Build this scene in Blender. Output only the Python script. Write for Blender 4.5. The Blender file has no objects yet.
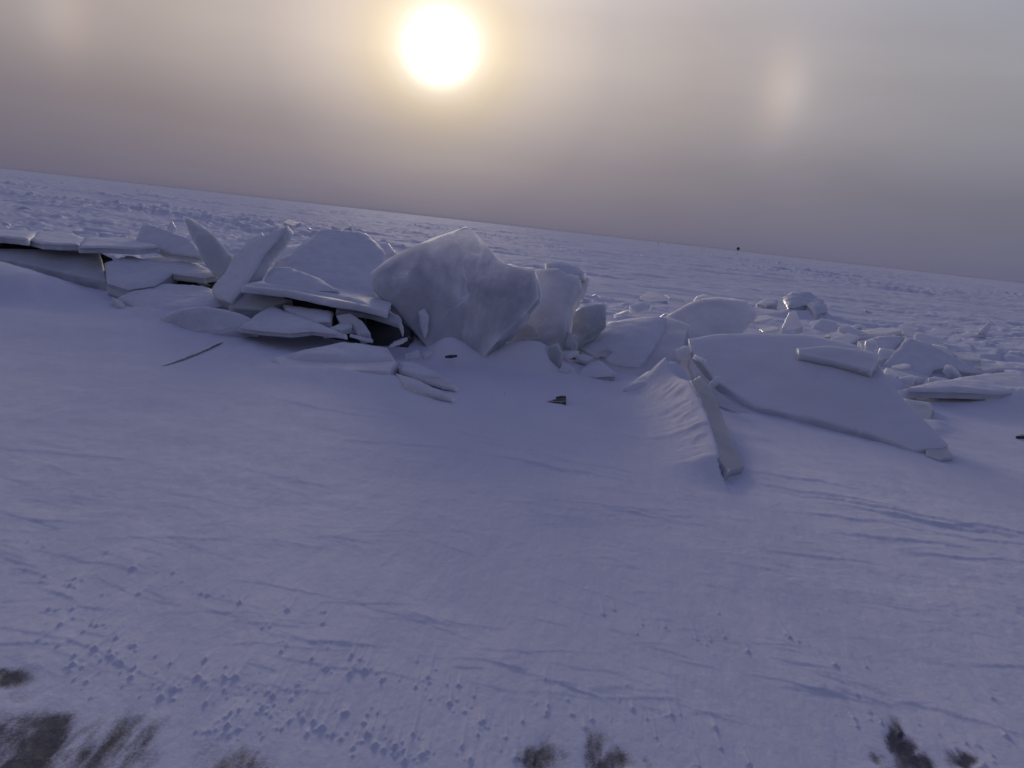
import bpy, bmesh, math, random
import numpy as np
from mathutils import Vector, Matrix, noise
from mathutils.geometry import delaunay_2d_cdt

random.seed(7)
rng = np.random.default_rng(11)
sc = bpy.context.scene
col = sc.collection

# ------------------------------------------------------------------ camera frame
FPX, CAMH = 800.0, 1.6
ROLL, PITCH = math.radians(6.4077), math.radians(11.1383)
Fv = Vector((0, math.cos(PITCH), -math.sin(PITCH)))
U0 = Vector((0, math.sin(PITCH), math.cos(PITCH)))
R0 = Vector((1, 0, 0))
Rt = math.cos(ROLL) * R0 + math.sin(ROLL) * U0
Up = -math.sin(ROLL) * R0 + math.cos(ROLL) * U0
CAM = Vector((0, 0, CAMH))

def ray(x, y):
    return Fv + ((x - 512) / FPX) * Rt + ((384 - y) / FPX) * Up

def at(x, y, d):
    return CAM + d * ray(x, y)

def on_ground(x, y, z=0.0):
    r = ray(x, y)
    return CAM + r * ((z - CAMH) / r.z)

cam_d = bpy.data.cameras.new('camera')
cam = bpy.data.objects.new('camera', cam_d)
col.objects.link(cam)
m = Matrix((Rt, Up, -Fv)).transposed().to_4x4()
m.translation = CAM
cam.matrix_world = m
cam_d.sensor_width = 36.0
cam_d.lens = 36.0 * FPX / 1024.0
cam_d.clip_start = 0.05
cam_d.clip_end = 30000
sc.camera = cam

SUN_EL, SUN_AZ = math.radians(10.94), math.radians(-7.33)
SUN = Vector((math.cos(SUN_EL) * math.sin(SUN_AZ), math.cos(SUN_EL) * math.cos(SUN_AZ), math.sin(SUN_EL)))

# ------------------------------------------------------------------ node helpers
class NT:
    def __init__(self, tree):
        self.t = tree
        tree.nodes.clear()
    def n(self, typ, **kw):
        nd = self.t.nodes.new(typ)
        for k, v in kw.items():
            setattr(nd, k, v)
        return nd
    def l(self, a, b):
        self.t.links.new(a, b)
    def val(self, sock, v):
        if hasattr(v, 'default_value') or isinstance(v, bpy.types.NodeSocket):
            self.l(v, sock)
        else:
            sock.default_value = v
    def math(self, op, a, b=None, c=None, clamp=False):
        nd = self.n('ShaderNodeMath', operation=op, use_clamp=clamp)
        self.val(nd.inputs[0], a)
        if b is not None: self.val(nd.inputs[1], b)
        if c is not None: self.val(nd.inputs[2], c)
        return nd.outputs[0]
    def ramp(self, fac, stops, interp='LINEAR'):
        nd = self.n('ShaderNodeValToRGB')
        cr = nd.color_ramp
        cr.interpolation = interp
        while len(cr.elements) < len(stops):
            cr.elements.new(0.5)
        for e, (p, c) in zip(cr.elements, stops):
            e.position = p
            e.color = (c, c, c, 1) if not hasattr(c, '__len__') else (*c, 1)
        self.l(fac, nd.inputs[0])
        return nd.outputs[0]
    def mrange(self, v, a, b, c=0.0, d=1.0, typ='LINEAR'):
        nd = self.n('ShaderNodeMapRange', interpolation_type=typ)
        self.l(v, nd.inputs[0])
        for i, q in enumerate((a, b, c, d)):
            nd.inputs[i + 1].default_value = q
        return nd.outputs[0]
    def noise(self, vec, scale, detail=4, rough=0.55, dist=0.0):
        nd = self.n('ShaderNodeTexNoise')
        if vec is not None: self.l(vec, nd.inputs['Vector'])
        nd.inputs['Scale'].default_value = scale
        nd.inputs['Detail'].default_value = detail
        nd.inputs['Roughness'].default_value = rough
        nd.inputs['Distortion'].default_value = dist
        return nd.outputs['Fac']
    def mix(self, fac, a, b, blend='MIX'):
        nd = self.n('ShaderNodeMix', data_type='RGBA', blend_type=blend)
        self.val(nd.inputs[0], fac)
        for s, v in ((nd.inputs[6], a), (nd.inputs[7], b)):
            if isinstance(v, bpy.types.NodeSocket): self.l(v, s)
            else: s.default_value = (*v, 1)
        return nd.outputs[2]
    def mapping(self, vec, scale=(1, 1, 1), rot=(0, 0, 0)):
        nd = self.n('ShaderNodeMapping')
        self.l(vec, nd.inputs[0])
        nd.inputs['Scale'].default_value = scale
        nd.inputs['Rotation'].default_value = rot
        return nd.outputs[0]
    def bump(self, height, strength, dist, normal=None):
        nd = self.n('ShaderNodeBump')
        nd.inputs['Strength'].default_value = strength
        nd.inputs['Distance'].default_value = dist
        self.l(height, nd.inputs['Height'])
        if normal is not None: self.l(normal, nd.inputs['Normal'])
        return nd.outputs[0]

# ------------------------------------------------------------------ world: veiled winter sky with a sun halo
def build_world():
    w = bpy.data.worlds.new('World')
    sc.world = w
    w.use_nodes = True
    t = NT(w.node_tree)
    out = t.n('ShaderNodeOutputWorld')
    tc = t.n('ShaderNodeTexCoord')
    D = tc.outputs['Generated']
    sep = t.n('ShaderNodeSeparateXYZ'); t.l(D, sep.inputs[0])
    elev = t.math('MULTIPLY', t.math('ARCSINE', sep.outputs[2]), 180 / math.pi)
    def angle_to(vec):
        nd = t.n('ShaderNodeVectorMath', operation='DOT_PRODUCT')
        t.l(D, nd.inputs[0]); nd.inputs[1].default_value = vec
        return t.math('MULTIPLY', t.math('ARCCOSINE', t.math('MINIMUM', nd.outputs['Value'], 0.9999999)), 180 / math.pi)
    th = angle_to(SUN)
    e01 = t.mrange(elev, -2, 58)
    def E(e): return (e + 2) / 60.0
    veil = t.ramp(e01, [(E(-2), (.118, .114, .190)), (E(0.2), (.120, .116, .196)), (E(2.0), (.136, .130, .198)),
                        (E(4.5), (.160, .150, .205)), (E(8), (.222, .208, .252)), (E(12), (.275, .262, .305)),
                        (E(19), (.290, .288, .370)), (E(26), (.168, .162, .275)), (E(36), (.095, .090, .205)), (E(58), VEIL_TOP)])
    th180 = t.mrange(th, 0, 180)
    veil = t.mix(1.0, veil, t.ramp(th180, [(0, 1.0), (.22, 1.0), (.42, .78), (.75, ANTI), (1, ANTI)]), 'MULTIPLY')
    hz = t.mrange(sep.outputs[0], -.5, .6)
    veil = t.mix(1.0, veil, t.ramp(hz, [(0, (1.06, 1.02, .90)), (.45, (1.02, 1.02, .93)), (.8, (.98, 1.03, .99)), (1, (.95, 1.02, 1.02))]), 'MULTIPLY')
    # far-from-sun half of the sky is duller
    fog = t.ramp(e01, [(E(-2), .20), (E(0), .22), (E(3.7), .47), (E(5.5), .53), (E(7.3), .68), (E(10.5), .95), (E(14), 1.0)])
    t01 = t.mrange(th, 0, 60)
    def T(a): return a / 60.0
    aur = t.ramp(t01, [(T(0), (1, 1, 1)), (T(1.55), (1, 1, .96)), (T(1.88), (.30, .275, .21)), (T(2.3), (.080, .070, .051)), (T(2.9), (.056, .046, .031)), (T(3.8), (.045, .035, .020)),
                       (T(4.8), (.037, .0285, .0165)), (T(6.6), (.0305, .0240, .0172)), (T(8.5), (.0248, .0197, .0150)), (T(11.4), (.0172, .0136, .0108)),
                       (T(17), (.0118, .0090, .0066)), (T(24), (.0066, .0051, .0042)), (T(34), (.0036, .0030, .0024)), (T(55), (0, 0, 0))])
    cm = t.mapping(D, (2.2, 2.2, 9.0))
    cl = t.noise(cm, 1.6, 4, 0.5, 0.3)
    clf = t.mrange(cl, 0.3, 0.7, 0.94, 1.06)
    glow = t.mix(1.0, aur, fog, 'MULTIPLY')
    gl = t.n('ShaderNodeVectorMath', operation='SCALE'); t.l(glow, gl.inputs[0]); gl.inputs['Scale'].default_value = 16.0
    vs = t.n('ShaderNodeVectorMath', operation='SCALE'); t.l(veil, vs.inputs[0]); t.l(clf, vs.inputs['Scale'])
    tot = t.n('ShaderNodeVectorMath', operation='ADD'); t.l(vs.outputs[0], tot.inputs[0]); t.l(gl.outputs[0], tot.inputs[1])
    acc = tot.outputs[0]
    # the two parhelia, 22 degrees either side of the sun: reddish inside, pale core, vertical smear
    for px, py, amp in ((790, 92, 1.0), (56, 12, 0.6)):
        dv = ray(px, py).normalized()
        side = Vector((dv.y, -dv.x, 0)).normalized()
        if px < 440: side = -side
        nd = t.n('ShaderNodeVectorMath', operation='DOT_PRODUCT'); t.l(D, nd.inputs[0]); nd.inputs[1].default_value = side
        u = t.math('MULTIPLY', t.math('SUBTRACT', nd.outputs['Value'], dv.dot(side)), 180 / math.pi)
        upv = side.cross(dv).normalized()
        if upv.z < 0: upv = -upv
        nd2 = t.n('ShaderNodeVectorMath', operation='DOT_PRODUCT'); t.l(D, nd2.inputs[0]); nd2.inputs[1].default_value = upv
        v = t.math('MULTIPLY', nd2.outputs['Value'], 180 / math.pi)
        front = t.math('GREATER_THAN', sep.outputs[1], 0.0)
        def lobe(u0, su, sv, colr):
            a = t.math('POWER', t.math('DIVIDE', t.math('SUBTRACT', u, u0), su), 2.0)
            b = t.math('POWER', t.math('DIVIDE', v, sv), 2.0)
            g = t.math('MULTIPLY', t.math('EXPONENT', t.math('MULTIPLY', t.math('ADD', a, b), -1.0)), front)
            s = t.n('ShaderNodeVectorMath', operation='SCALE'); s.inputs[0].default_value = [c * amp for c in colr]; t.l(g, s.inputs['Scale'])
            return s.outputs[0]
        for lb in (lobe(-0.8, 1.2, 2.6, (.075, .042, .018)), lobe(0.2, 1.2, 1.9, (.070, .066, .058)), lobe(0.3, 3.2, 5.0, (.055, .046, .042) if px > 440 else (.065, .055, .05))):
            a = t.n('ShaderNodeVectorMath', operation='ADD'); t.l(acc, a.inputs[0]); t.l(lb, a.inputs[1]); acc = a.outputs[0]
    sky = t.n('ShaderNodeTexSky', sky_type='NISHITA')
    sky.sun_disc = False
    sky.sun_elevation = SUN_EL
    sky.sun_rotation = SUN_AZ % (2 * math.pi)
    sky.air_density = 1.0; sky.dust_density = 2.0; sky.ozone_density = 3.0
    high = t.ramp(e01, [(E(14), 0.0), (E(40), 1.0)])
    skm = t.mix(1.0, sky.outputs[0], high, 'MULTIPLY')
    b1 = t.n('ShaderNodeBackground'); t.l(acc, b1.inputs[0]); b1.inputs[1].default_value = 1.0
    b2 = t.n('ShaderNodeBackground'); t.l(skm, b2.inputs[0]); b2.inputs[1].default_value = 0.05
    ad = t.n('ShaderNodeAddShader'); t.l(b1.outputs[0], ad.inputs[0]); t.l(b2.outputs[0], ad.inputs[1])
    t.l(ad.outputs[0], out.inputs[0])
    w.cycles.sampling_method = 'MANUAL'
    w.cycles.sample_map_resolution = 1024

VEIL_TOP = (.058, .052, .148)
ANTI = .70
build_world()

sd = bpy.data.lights.new('sun', 'SUN')
sd.energy = 1.0
sd.angle = math.radians(14)
sd.color = (1.0, 0.86, 0.68)
so = bpy.data.objects.new('sun', sd)
so.rotation_euler = SUN.to_track_quat('Z', 'Y').to_euler()
so.location = (0, 0, 40)
col.objects.link(so)

# ------------------------------------------------------------------ materials
def new_mat(name):
    mt = bpy.data.materials.new(name)
    mt.use_nodes = True
    return mt, NT(mt.node_tree)

SNOW = (.81, .81, .90)

def mat_snow_ground():
    mt, t = new_mat('wind_packed_snow')
    out = t.n('ShaderNodeOutputMaterial')
    geo = t.n('ShaderNodeNewGeometry')
    P = geo.outputs['Position']
    at_ = t.n('ShaderNodeAttribute', attribute_name='bare')
    fine = t.noise(P, 55, 5, 0.7)
    mid = t.noise(t.mapping(P, (1, .45, 1)), 9, 5, 0.6)
    m_ = t.math('ADD', at_.outputs['Fac'], t.math('MULTIPLY', t.math('SUBTRACT', t.noise(P, 130, 6, .8), .5), .9))
    m_ = t.math('ADD', m_, t.math('MULTIPLY', t.math('SUBTRACT', mid, .5), .45))
    bare = t.mrange(m_, 0.20, .90, 0, 1, 'SMOOTHSTEP')
    tone = t.noise(t.mapping(P, (1, .5, 1)), 1.7, 5, 0.6)
    c = t.mix(t.mrange(tone, .3, .7), (.75, .755, .855), SNOW)
    c = t.mix(t.mrange(fine, .42, .75, 0, .25), c, (.66, .68, .76))
    icec = t.mix(t.mrange(mid, .35, .65), (.036, .040, .062), (.078, .084, .118))
    c = t.mix(bare, c, icec)
    p = t.n('ShaderNodeBsdfPrincipled')
    t.l(c, p.inputs['Base Color'])
    p.inputs['Roughness'].default_value = .62
    p.inputs['Specular IOR Level'].default_value = .3
    grit = t.noise(P, 160, 3, .6)
    n1 = t.bump(mid, .35, .014)
    n2 = t.bump(fine, .40, .005, n1)
    n3 = t.bump(grit, .25, .002, n2)
    t.l(n3, p.inputs['Normal'])
    df = t.n('ShaderNodeBsdfDiffuse'); t.l(c, df.inputs['Color']); df.inputs['Roughness'].default_value = 0.0; t.l(n3, df.inputs['Normal'])
    ms = t.n('ShaderNodeMixShader'); t.l(t.mrange(bare, 0, 1, .15, 1), ms.inputs[0]); t.l(df.outputs[0], ms.inputs[1]); t.l(p.outputs[0], ms.inputs[2])
    t.l(ms.outputs[0], out.inputs[0])
    return mt

def mat_snow_cover():
    mt, t = new_mat('snow_cover')
    out = t.n('ShaderNodeOutputMaterial')
    geo = t.n('ShaderNodeNewGeometry')
    P = geo.outputs['Position']
    fine = t.noise(P, 45, 5, .65)
    mid = t.noise(t.mapping(P, (1, 1, 2)), 6, 5, .6)
    c = t.mix(t.mrange(mid, .3, .7), (.70, .73, .81), SNOW)
    c = t.mix(t.mrange(fine, .45, .8, 0, .35), c, (.58, .61, .70))
    p = t.n('ShaderNodeBsdfPrincipled')
    t.l(c, p.inputs['Base Color'])
    p.inputs['Roughness'].default_value = .65
    p.inputs['Specular IOR Level'].default_value = .10
    n1 = t.bump(mid, .5, .03)
    t.l(t.bump(fine, .4, .008, n1), p.inputs['Normal'])
    t.l(p.outputs[0], out.inputs[0])
    return mt

def mat_ice(name, base, frost, sss=1.0, dust=0.75, rough=.3, scale=.22):
    """cloudy lake ice: scattering body, paler frosty blooms, rime dust on faces that look up"""
    mt, t = new_mat(name)
    out = t.n('ShaderNodeOutputMaterial')
    geo = t.n('ShaderNodeNewGeometry')
    tc = t.n('ShaderNodeTexCoord')
    oi = t.n('ShaderNodeObjectInfo')
    add = t.n('ShaderNodeVectorMath', operation='ADD')
    t.l(tc.outputs['Object'], add.inputs[0])
    sc_ = t.n('ShaderNodeVectorMath', operation='SCALE'); sc_.inputs[0].default_value = (37, 19, 53); t.l(oi.outputs['Random'], sc_.inputs['Scale'])
    t.l(sc_.outputs[0], add.inputs[1])
    P = add.outputs[0]
    cloud = t.noise(P, 1.5, 5, .55, .5)
    fine = t.noise(P, 26, 6, .68, .4)
    strata = t.noise(t.mapping(P, (1.2, 1.2, 22)), 2.0, 4, .6)
    c = t.mix(t.mrange(cloud, .36, .70), base, frost)
    c = t.mix(t.mrange(strata, .35, .75, 0, .35), c, [b * .72 for b in base])
    c = t.mix(t.mrange(fine, .52, .78, 0, .12), c, [min(1, f * 1.25) for f in frost])
    vo = t.n('ShaderNodeTexVoronoi', feature='DISTANCE_TO_EDGE'); vo.inputs['Scale'].default_value = 1.7
    wv = t.n('ShaderNodeVectorMath', operation='ADD'); t.l(P, wv.inputs[0])
    wn = t.n('ShaderNodeTexNoise'); t.l(P, wn.inputs['Vector']); wn.inputs['Scale'].default_value = 3.0; wn.inputs['Detail'].default_value = 4
    wsc = t.n('ShaderNodeVectorMath', operation='SCALE'); t.l(wn.outputs['Color'], wsc.inputs[0]); wsc.inputs['Scale'].default_value = .35
    t.l(wsc.outputs[0], wv.inputs[1]); t.l(wv.outputs[0], vo.inputs['Vector'])
    crack = t.math('MULTIPLY', t.mrange(vo.outputs['Distance'], .0, .016, 1, 0), t.mrange(t.noise(P, 2.1, 3, .5), .45, .62))
    c = t.mix(t.math('MULTIPLY', crack, .42), c, (.86, .87, .90))
    sep = t.n('ShaderNodeSeparateXYZ'); t.l(geo.outputs['Normal'], sep.inputs[0])
    up = t.math('ADD', sep.outputs[2], t.math('MULTIPLY', t.math('SUBTRACT', fine, .5), .35))
    du = t.mrange(up, .50, .95, 0, dust, 'SMOOTHSTEP')
    c = t.mix(du, c, SNOW)
    p = t.n('ShaderNodeBsdfPrincipled')
    t.l(c, p.inputs['Base Color'])
    t.l(t.mrange(du, 0, 1, rough, .65), p.inputs['Roughness'])
    p.inputs['IOR'].default_value = 1.31
    p.inputs['Specular IOR Level'].default_value = .4
    if sss:
        p.subsurface_method = 'RANDOM_WALK'
        t.l(t.mrange(du, 0, 1, sss, 0), p.inputs['Subsurface Weight'])
        p.inputs['Subsurface Radius'].default_value = (.92, .93, 1.0)
        p.inputs['Subsurface Scale'].default_value = scale
        p.inputs['Subsurface Anisotropy'].default_value = .5
    n1 = t.bump(cloud, .25, .05)
    n2 = t.bump(fine, .22, .010, n1)
    n3 = t.bump(t.noise(P, 90, 4, .6), .12, .002, n2)
    t.l(n3, p.inputs['Normal'])
    t.l(p.outputs[0], out.inputs[0])
    return mt

M_GROUND = mat_snow_ground()
M_SNOW = mat_snow_cover()
M_ICE = mat_ice('cloudy_ice', (.47, .48, .54), (.76, .765, .81), dust=.35, scale=.34)
M_ICE_PALE = mat_ice('frosted_ice', (.52, .545, .61), (.70, .715, .77), dust=.6)
M_ICE_GREY = mat_ice('dull_grey_ice', (.40, .42, .45), (.60, .61, .64), sss=.8, dust=.3, rough=.45)
M_BARE = mat_ice('bare_grey_ice', (.34, .355, .385), (.46, .47, .50), sss=.7, dust=.05, rough=.5)
M_DARK = mat_ice('dark_ice_gap_shade', (.035, .04, .043), (.10, .105, .11), sss=0, dust=0, rough=.2)  # near-black colour also gives the gap backings and the crust edge their shade

# ------------------------------------------------------------------ numpy noise
def perlin(x, y, seed):
    r = np.random.default_rng(seed)
    perm = r.permutation(1024)
    ang = r.random(1024) * 2 * np.pi
    gx, gy = np.cos(ang), np.sin(ang)
    xi = np.floor(x).astype(np.int64); yi = np.floor(y).astype(np.int64)
    xf = x - xi; yf = y - yi
    u = xf * xf * xf * (xf * (xf * 6 - 15) + 10); v = yf * yf * yf * (yf * (yf * 6 - 15) + 10)
    def g(ix, iy, dx, dy):
        h = perm[(perm[ix & 1023] + iy) & 1023]
        return gx[h] * dx + gy[h] * dy
    a = g(xi, yi, xf, yf); b = g(xi + 1, yi, xf - 1, yf)
    c = g(xi, yi + 1, xf, yf - 1); d = g(xi + 1, yi + 1, xf - 1, yf - 1)
    return (a + u * (b - a)) * (1 - v) + (c + u * (d - c)) * v

def fbm(x, y, seed, octv=4, gain=.5, lac=2.03):
    s = np.zeros_like(x); a = 1.0
    for i in range(octv):
        s += a * perlin(x, y, seed + i * 17)
        x = x * lac + 3.7; y = y * lac - 1.9; a *= gain
    return s

def sstep(x, a, b):
    t = np.clip((x - a) / (b - a), 0, 1)
    return t * t * (3 - 2 * t)

def plates(x, y, seed):
    """broken plates: every cell a flat piece with its own height and tilt"""
    r = np.random.default_rng(seed)
    tab = r.random((4096, 5))
    xi = np.floor(x).astype(np.int64); yi = np.floor(y).astype(np.int64)
    best = np.full(x.shape, 9.0); sec = np.full(x.shape, 9.0); hz = np.zeros_like(x)
    for dx in (-1, 0, 1):
        for dy in (-1, 0, 1):
            cx = xi + dx; cy = yi + dy
            k = ((cx * 73856093) ^ (cy * 19349663)) & 4095
            px = cx + tab[k, 0]; py = cy + tab[k, 1]
            ddx = x - px; ddy = y - py
            d = ddx * ddx + ddy * ddy
            z = tab[k, 2] + (tab[k, 3] - .5) * 1.6 * ddx + (tab[k, 4] - .5) * 1.6 * ddy
            nb = d < best
            sec = np.where(nb, best, np.minimum(sec, d))
            hz = np.where(nb, z, hz); best = np.where(nb, d, best)
    edge = np.sqrt(sec) - np.sqrt(best)
    return hz * sstep(edge, 0.0, .16), edge

# drifts, and added rises behind the slabs that block sun: (px, py, depth, height, sx, sy, power, yaw deg)
DRIFTS_AND_BLOCKERS = [
    (-70, 300, 9.9, .44, 1.80, .95, 3.6, 0), (120, 300, 11.8, .20, 2.2, 1.1, 2, -8), (330, 320, 10.3, .20, 2.0, .7, 2.4, -10),
    (60, 330, 8.6, .10, 1.5, .8, 2, 0),
    (60, 262, 13.0, .42, 2.6, .5, 2.4, -4), (190, 275, 12.3, .40, 1.0, .45, 2.4, -4), (320, 285, 10.95, .50, 1.35, .40, 2.6, -6),  # this row and the next: unseen rises added to keep sun out of gaps
    (450, 300, 10.5, .45, .9, .40, 2.6, 0), (560, 310, 10.9, .35, .8, .45, 2.4, 0), (700, 325, 11.9, .40, .9, .40, 2.4, 0), (820, 350, 10.9, .42, .9, .40, 2.4, -15),
    (449, 352, 9.15, .25, .28, .26, 2.0, 0), (530, 352, 9.25, .30, .40, .30, 2.2, 0),
    (672, 366, 8.75, .34, .26, .36, 2.0, 0), (585, 372, 9.7, .05, .5, .3, 2, 0),
    (735, 396, 8.75, .09, .35, .30, 2, -20), (1040, 405, 10.0, .14, .9, .7, 2, 0),
    (806, 311, 21.7, .20, 1.1, .5, 2, 0), (1015, 390, 10.2, .13, .55, .30, 2, 0),
    (350, 385, 7.5, .06, .9, .4, 2, 0), (180, 318, 9.5, .14, .9, .5, 2, 0),
]
# ridges: polyline of (px, py, depth, height), left width, right width
RIDGES = [
    ([(668, 362, 8.45, .24), (689, 384, 7.70, 0), (703, 414, 6.88, 0), (714, 446, 6.14, 0), (716, 459, 5.86, 0)], .25, .07),
]
# bare dark ice where the wind has swept the snow away: (px, py, half width px, half height px, strength)
BARE = [(70, 745, 34, 22, 1.0), (40, 720, 34, 9, .8), (0, 740, 30, 16, .9), (30, 764, 60, 9, .9), (125, 742, 30, 18, .8), (150, 735, 14, 12, .55), (100, 762, 40, 8, .6),
        (2, 676, 18, 8, .85), (22, 693, 12, 5, .35), (228, 764, 30, 14, .9), (250, 768, 18, 10, .7), (545, 760, 14, 10, .75), (547, 746, 5, 6, .6),
        (598, 752, 8, 18, .95), (612, 764, 16, 9, .95), (651, 766, 9, 7, .75), (895, 735, 7, 14, .95), (906, 752, 9, 11, .95),
        (915, 766, 18, 9, 1.0), (880, 758, 9, 5, .6), (960, 757, 11, 6, .9), (1014, 756, 6, 12, .45), (395, 742, 10, 16, .28), (470, 690, 14, 14, .15)]

def make_ground():
    # rings: even steps on the picture near by, geometric further out
    rs = [1.25]
    while rs[-1] < 9000:
        r = rs[-1]
        rs.append(r + min(1.05e-3 * (r * r + CAMH * CAMH) / CAMH, max(.02, .0075 * r)))
    rs = np.array(rs)
    fine = np.radians(np.arange(-47, 47.01, .095))
    coarse = np.radians(np.arange(53, 307.1, 6))
    th = np.concatenate([fine, coarse])
    nr, nt = len(rs), len(th)
    Rg, Tg = np.meshgrid(rs, th, indexing='ij')
    X = Rg * np.sin(Tg); Y = Rg * np.cos(Tg)
    x = X.ravel(); y = Y.ravel(); r = Rg.ravel()
    Z = np.zeros_like(x)
    Z += .05 * fbm(x * .16, y * .13, 3, 3) * sstep(r, 2, 9)
    # along-wind streaks in the near snow (wind blows along the view)
    near = 1 - sstep(r, 9, 16)
    Z += near * .016 * fbm(x * 2.6 + .25 * y, y * .55, 21, 4, .5)
    Z += near * (.0026 * fbm(x * 11, y * 4.2, 31, 4, .6) + 0.0024 * fbm(x * 8 - 1.5 * y, y * 1.4 + .6 * x, 33, 4, .6))
    Z += near * .0010 * fbm(x * 40, y * 22, 41, 3, .6)
    # crusty terraces
    tz = fbm(x * .9 + 9, y * 1.5, 51, 4, .55)
    fr = tz * 5.0; fl = np.floor(fr)
    Z += near * .0035 * (fl + sstep(fr - fl, .0, .12)) / 2.0 * sstep(r, 3.0, 4.5)
    # rubble plain beyond
    far = sstep(r, 9.5, 16)
    zone = sstep(fbm(x * .045 + 5, y * .03, 61, 3), -.22, .30)
    p1, e1 = plates(x * .62 + .35 * fbm(x * .5, y * .5, 71, 2), y * .5, 72)
    p2, e2 = plates(x * 1.7, y * 1.35, 73)
    amp = .55 + .45 * sstep(r, 20, 60)
    Z += far * amp * ((zone * (.19 * p1 + .12 * p2)) * (1 - .62 * sstep(r, 22, 45)) + .20 * fbm(x * .10 + .05 * y, y * .26, 81, 5, .6) + .035 * fbm(x * 1.6, y * 1.1, 83, 4, .6))
    Z += far * sstep(r, 12, 20) * (1 - sstep(r, 90, 160)) * (.055 * fbm(x * .38 + .06 * y, y * 1.5, 85, 3, .6) + .03 * np.abs(fbm(x * .9, y * 2.6, 87, 3, .6))) * (.5 + .8 * sstep(fbm(x * .03, y * .05, 89, 2), -.3, .4))
    # low pressure ridges
    rz = 1 - np.abs(fbm(x * .022 + 2, y * .03 + 1, 91, 3, .5)) * 6
    Z += sstep(r, 24, 40) * (1 - .7 * sstep(r, 400, 1500)) * np.clip(rz, 0, 1) ** 2 * (.12 + .22 * zone) * (.5 + .5 * p2)
    # scattered far lumps on the skyline
    Z += sstep(r, 500, 1200) * np.clip(fbm(x * .004, y * .002, 95, 4, .6), 0, 1) * 1.0
    # ---- drifts round the slabs and the added sun-blocking rises behind them
    for (px, py, d, hgt, sx, sy, pw, yaw) in DRIFTS_AND_BLOCKERS:
        c = at(px, py, d)
        ca, sa = math.cos(math.radians(yaw)), math.sin(math.radians(yaw))
        dx = x - c.x; dy = y - c.y
        k = (np.abs(dx) < 4 * sx + 3) & (np.abs(dy) < 4 * sy + 3)
        u = (dx[k] * ca + dy[k] * sa) / sx; v = (-dx[k] * sa + dy[k] * ca) / sy
        Z[k] += hgt * np.exp(-(u * u + v * v) ** (pw / 2))
    for pts, wl, wr in RIDGES:
        pts = [(a, b, d, h_ or max(.02, at(a, b, d).z + .045)) for a, b, d, h_ in pts]
        P = [at(a, b, d) for a, b, d, _ in pts]
        k = np.where((np.abs(x - P[1].x) < 2.5) & (np.abs(y - P[1].y) < 3.5))[0]
        best = np.zeros(len(k))
        for i in range(len(P) - 1):
            ax, ay, bx, by = P[i].x, P[i].y, P[i + 1].x, P[i + 1].y
            ex, ey = bx - ax, by - ay
            L2 = ex * ex + ey * ey
            tt = np.clip(((x[k] - ax) * ex + (y[k] - ay) * ey) / L2, 0, 1)
            qx = x[k] - ax - tt * ex; qy = y[k] - ay - tt * ey
            dist = np.sqrt(qx * qx + qy * qy)
            right = qx > 0
            w = np.where(right, wr, wl)
            hh = pts[i][3] + tt * (pts[i + 1][3] - pts[i][3])
            rip = 1 + (.10 * fbm(x[k] * 5.0 + .8 * y[k], y[k] * 7.0, 301, 5, .65)) * sstep(dist, .02, .12)
            best = np.maximum(best, hh * np.exp(-(dist / w) ** 1.6) * rip)
        Z[k] += best
    # ---- little scarps: the crust broken in low steps that face the camera
    sub = np.where((r < 13) & (r > 2.0))[0]
    xs, ys = x[sub], y[sub]
    add = np.zeros(len(sub))
    def scarp(px, py, halfw, hgt, slope=0.0, L=.35, seed=0):
        c = on_ground(px, py)
        k = np.where((np.abs(xs - c.x) < halfw * 1.3) & (np.abs(ys - c.y) < 2.0))[0]
        if not len(k): return
        u = (xs[k] - c.x) / halfw
        wob = .022 * fbm(xs[k] * 3.1 + seed, np.full(len(k), seed * 1.7), 200, 4, .6) * 4 * min(1, halfw)
        s = ys[k] - c.y - slope * (xs[k] - c.x) - wob
        win = np.clip(1 - u * u, 0, 1) ** .8
        add[k] += (.38 if not isinstance(seed, int) else .30) * hgt * win * np.where(s > 0, np.exp(-np.clip(s, 0, 9) / L), 0) * sstep(s, 0, .018)
    for a in [(330, 412, .55, .018, -.25), (395, 416, .5, .02, -.2), (420, 447, .35, .02, .1), (365, 444, .18, .014, .2), (480, 438, .30, .022, -.5), (505, 448, .3, .022, -.6),
              (520, 462, .5, .022, -.3), (560, 470, .5, .022, -.25), (600, 468, .4, .018, -.1), (540, 455, .3, .02, -.5), (455, 425, .5, .014, -.3),
              (640, 440, .7, .018, -.1), (690, 446, .5, .018, -.12), (610, 508, .55, .014, 0), (640, 516, .4, .014, -.1),
              (800, 480, .5, .022, -.25), (830, 497, .6, .026, -.35), (890, 512, .7, .028, -.3), (930, 523, .7, .03, -.22), (990, 530, .8, .026, -.05), (900, 541, .5, .020, 0),
              (985, 541, .5, .018, -.1), (860, 521, .4, .02, -.2), (980, 560, .5, .016, .05), (820, 558, .4, .012, 0), (50, 455, .7, .012, 0), (20, 354, .8, .010, 0), (120, 360, .7, .008, .1)]:
        scarp(*a, seed=a[0] * .13)
    R2 = random.Random(5)
    for i in range(210):
        px = R2.uniform(-40, 1064); py = R2.choice([R2.uniform(395, 560), R2.uniform(480, 700)])
        scarp(px, py, R2.uniform(.06, .32), R2.uniform(.004, .012), R2.uniform(-.5, .35), R2.uniform(.06, .25), seed=i * 3)
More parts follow.
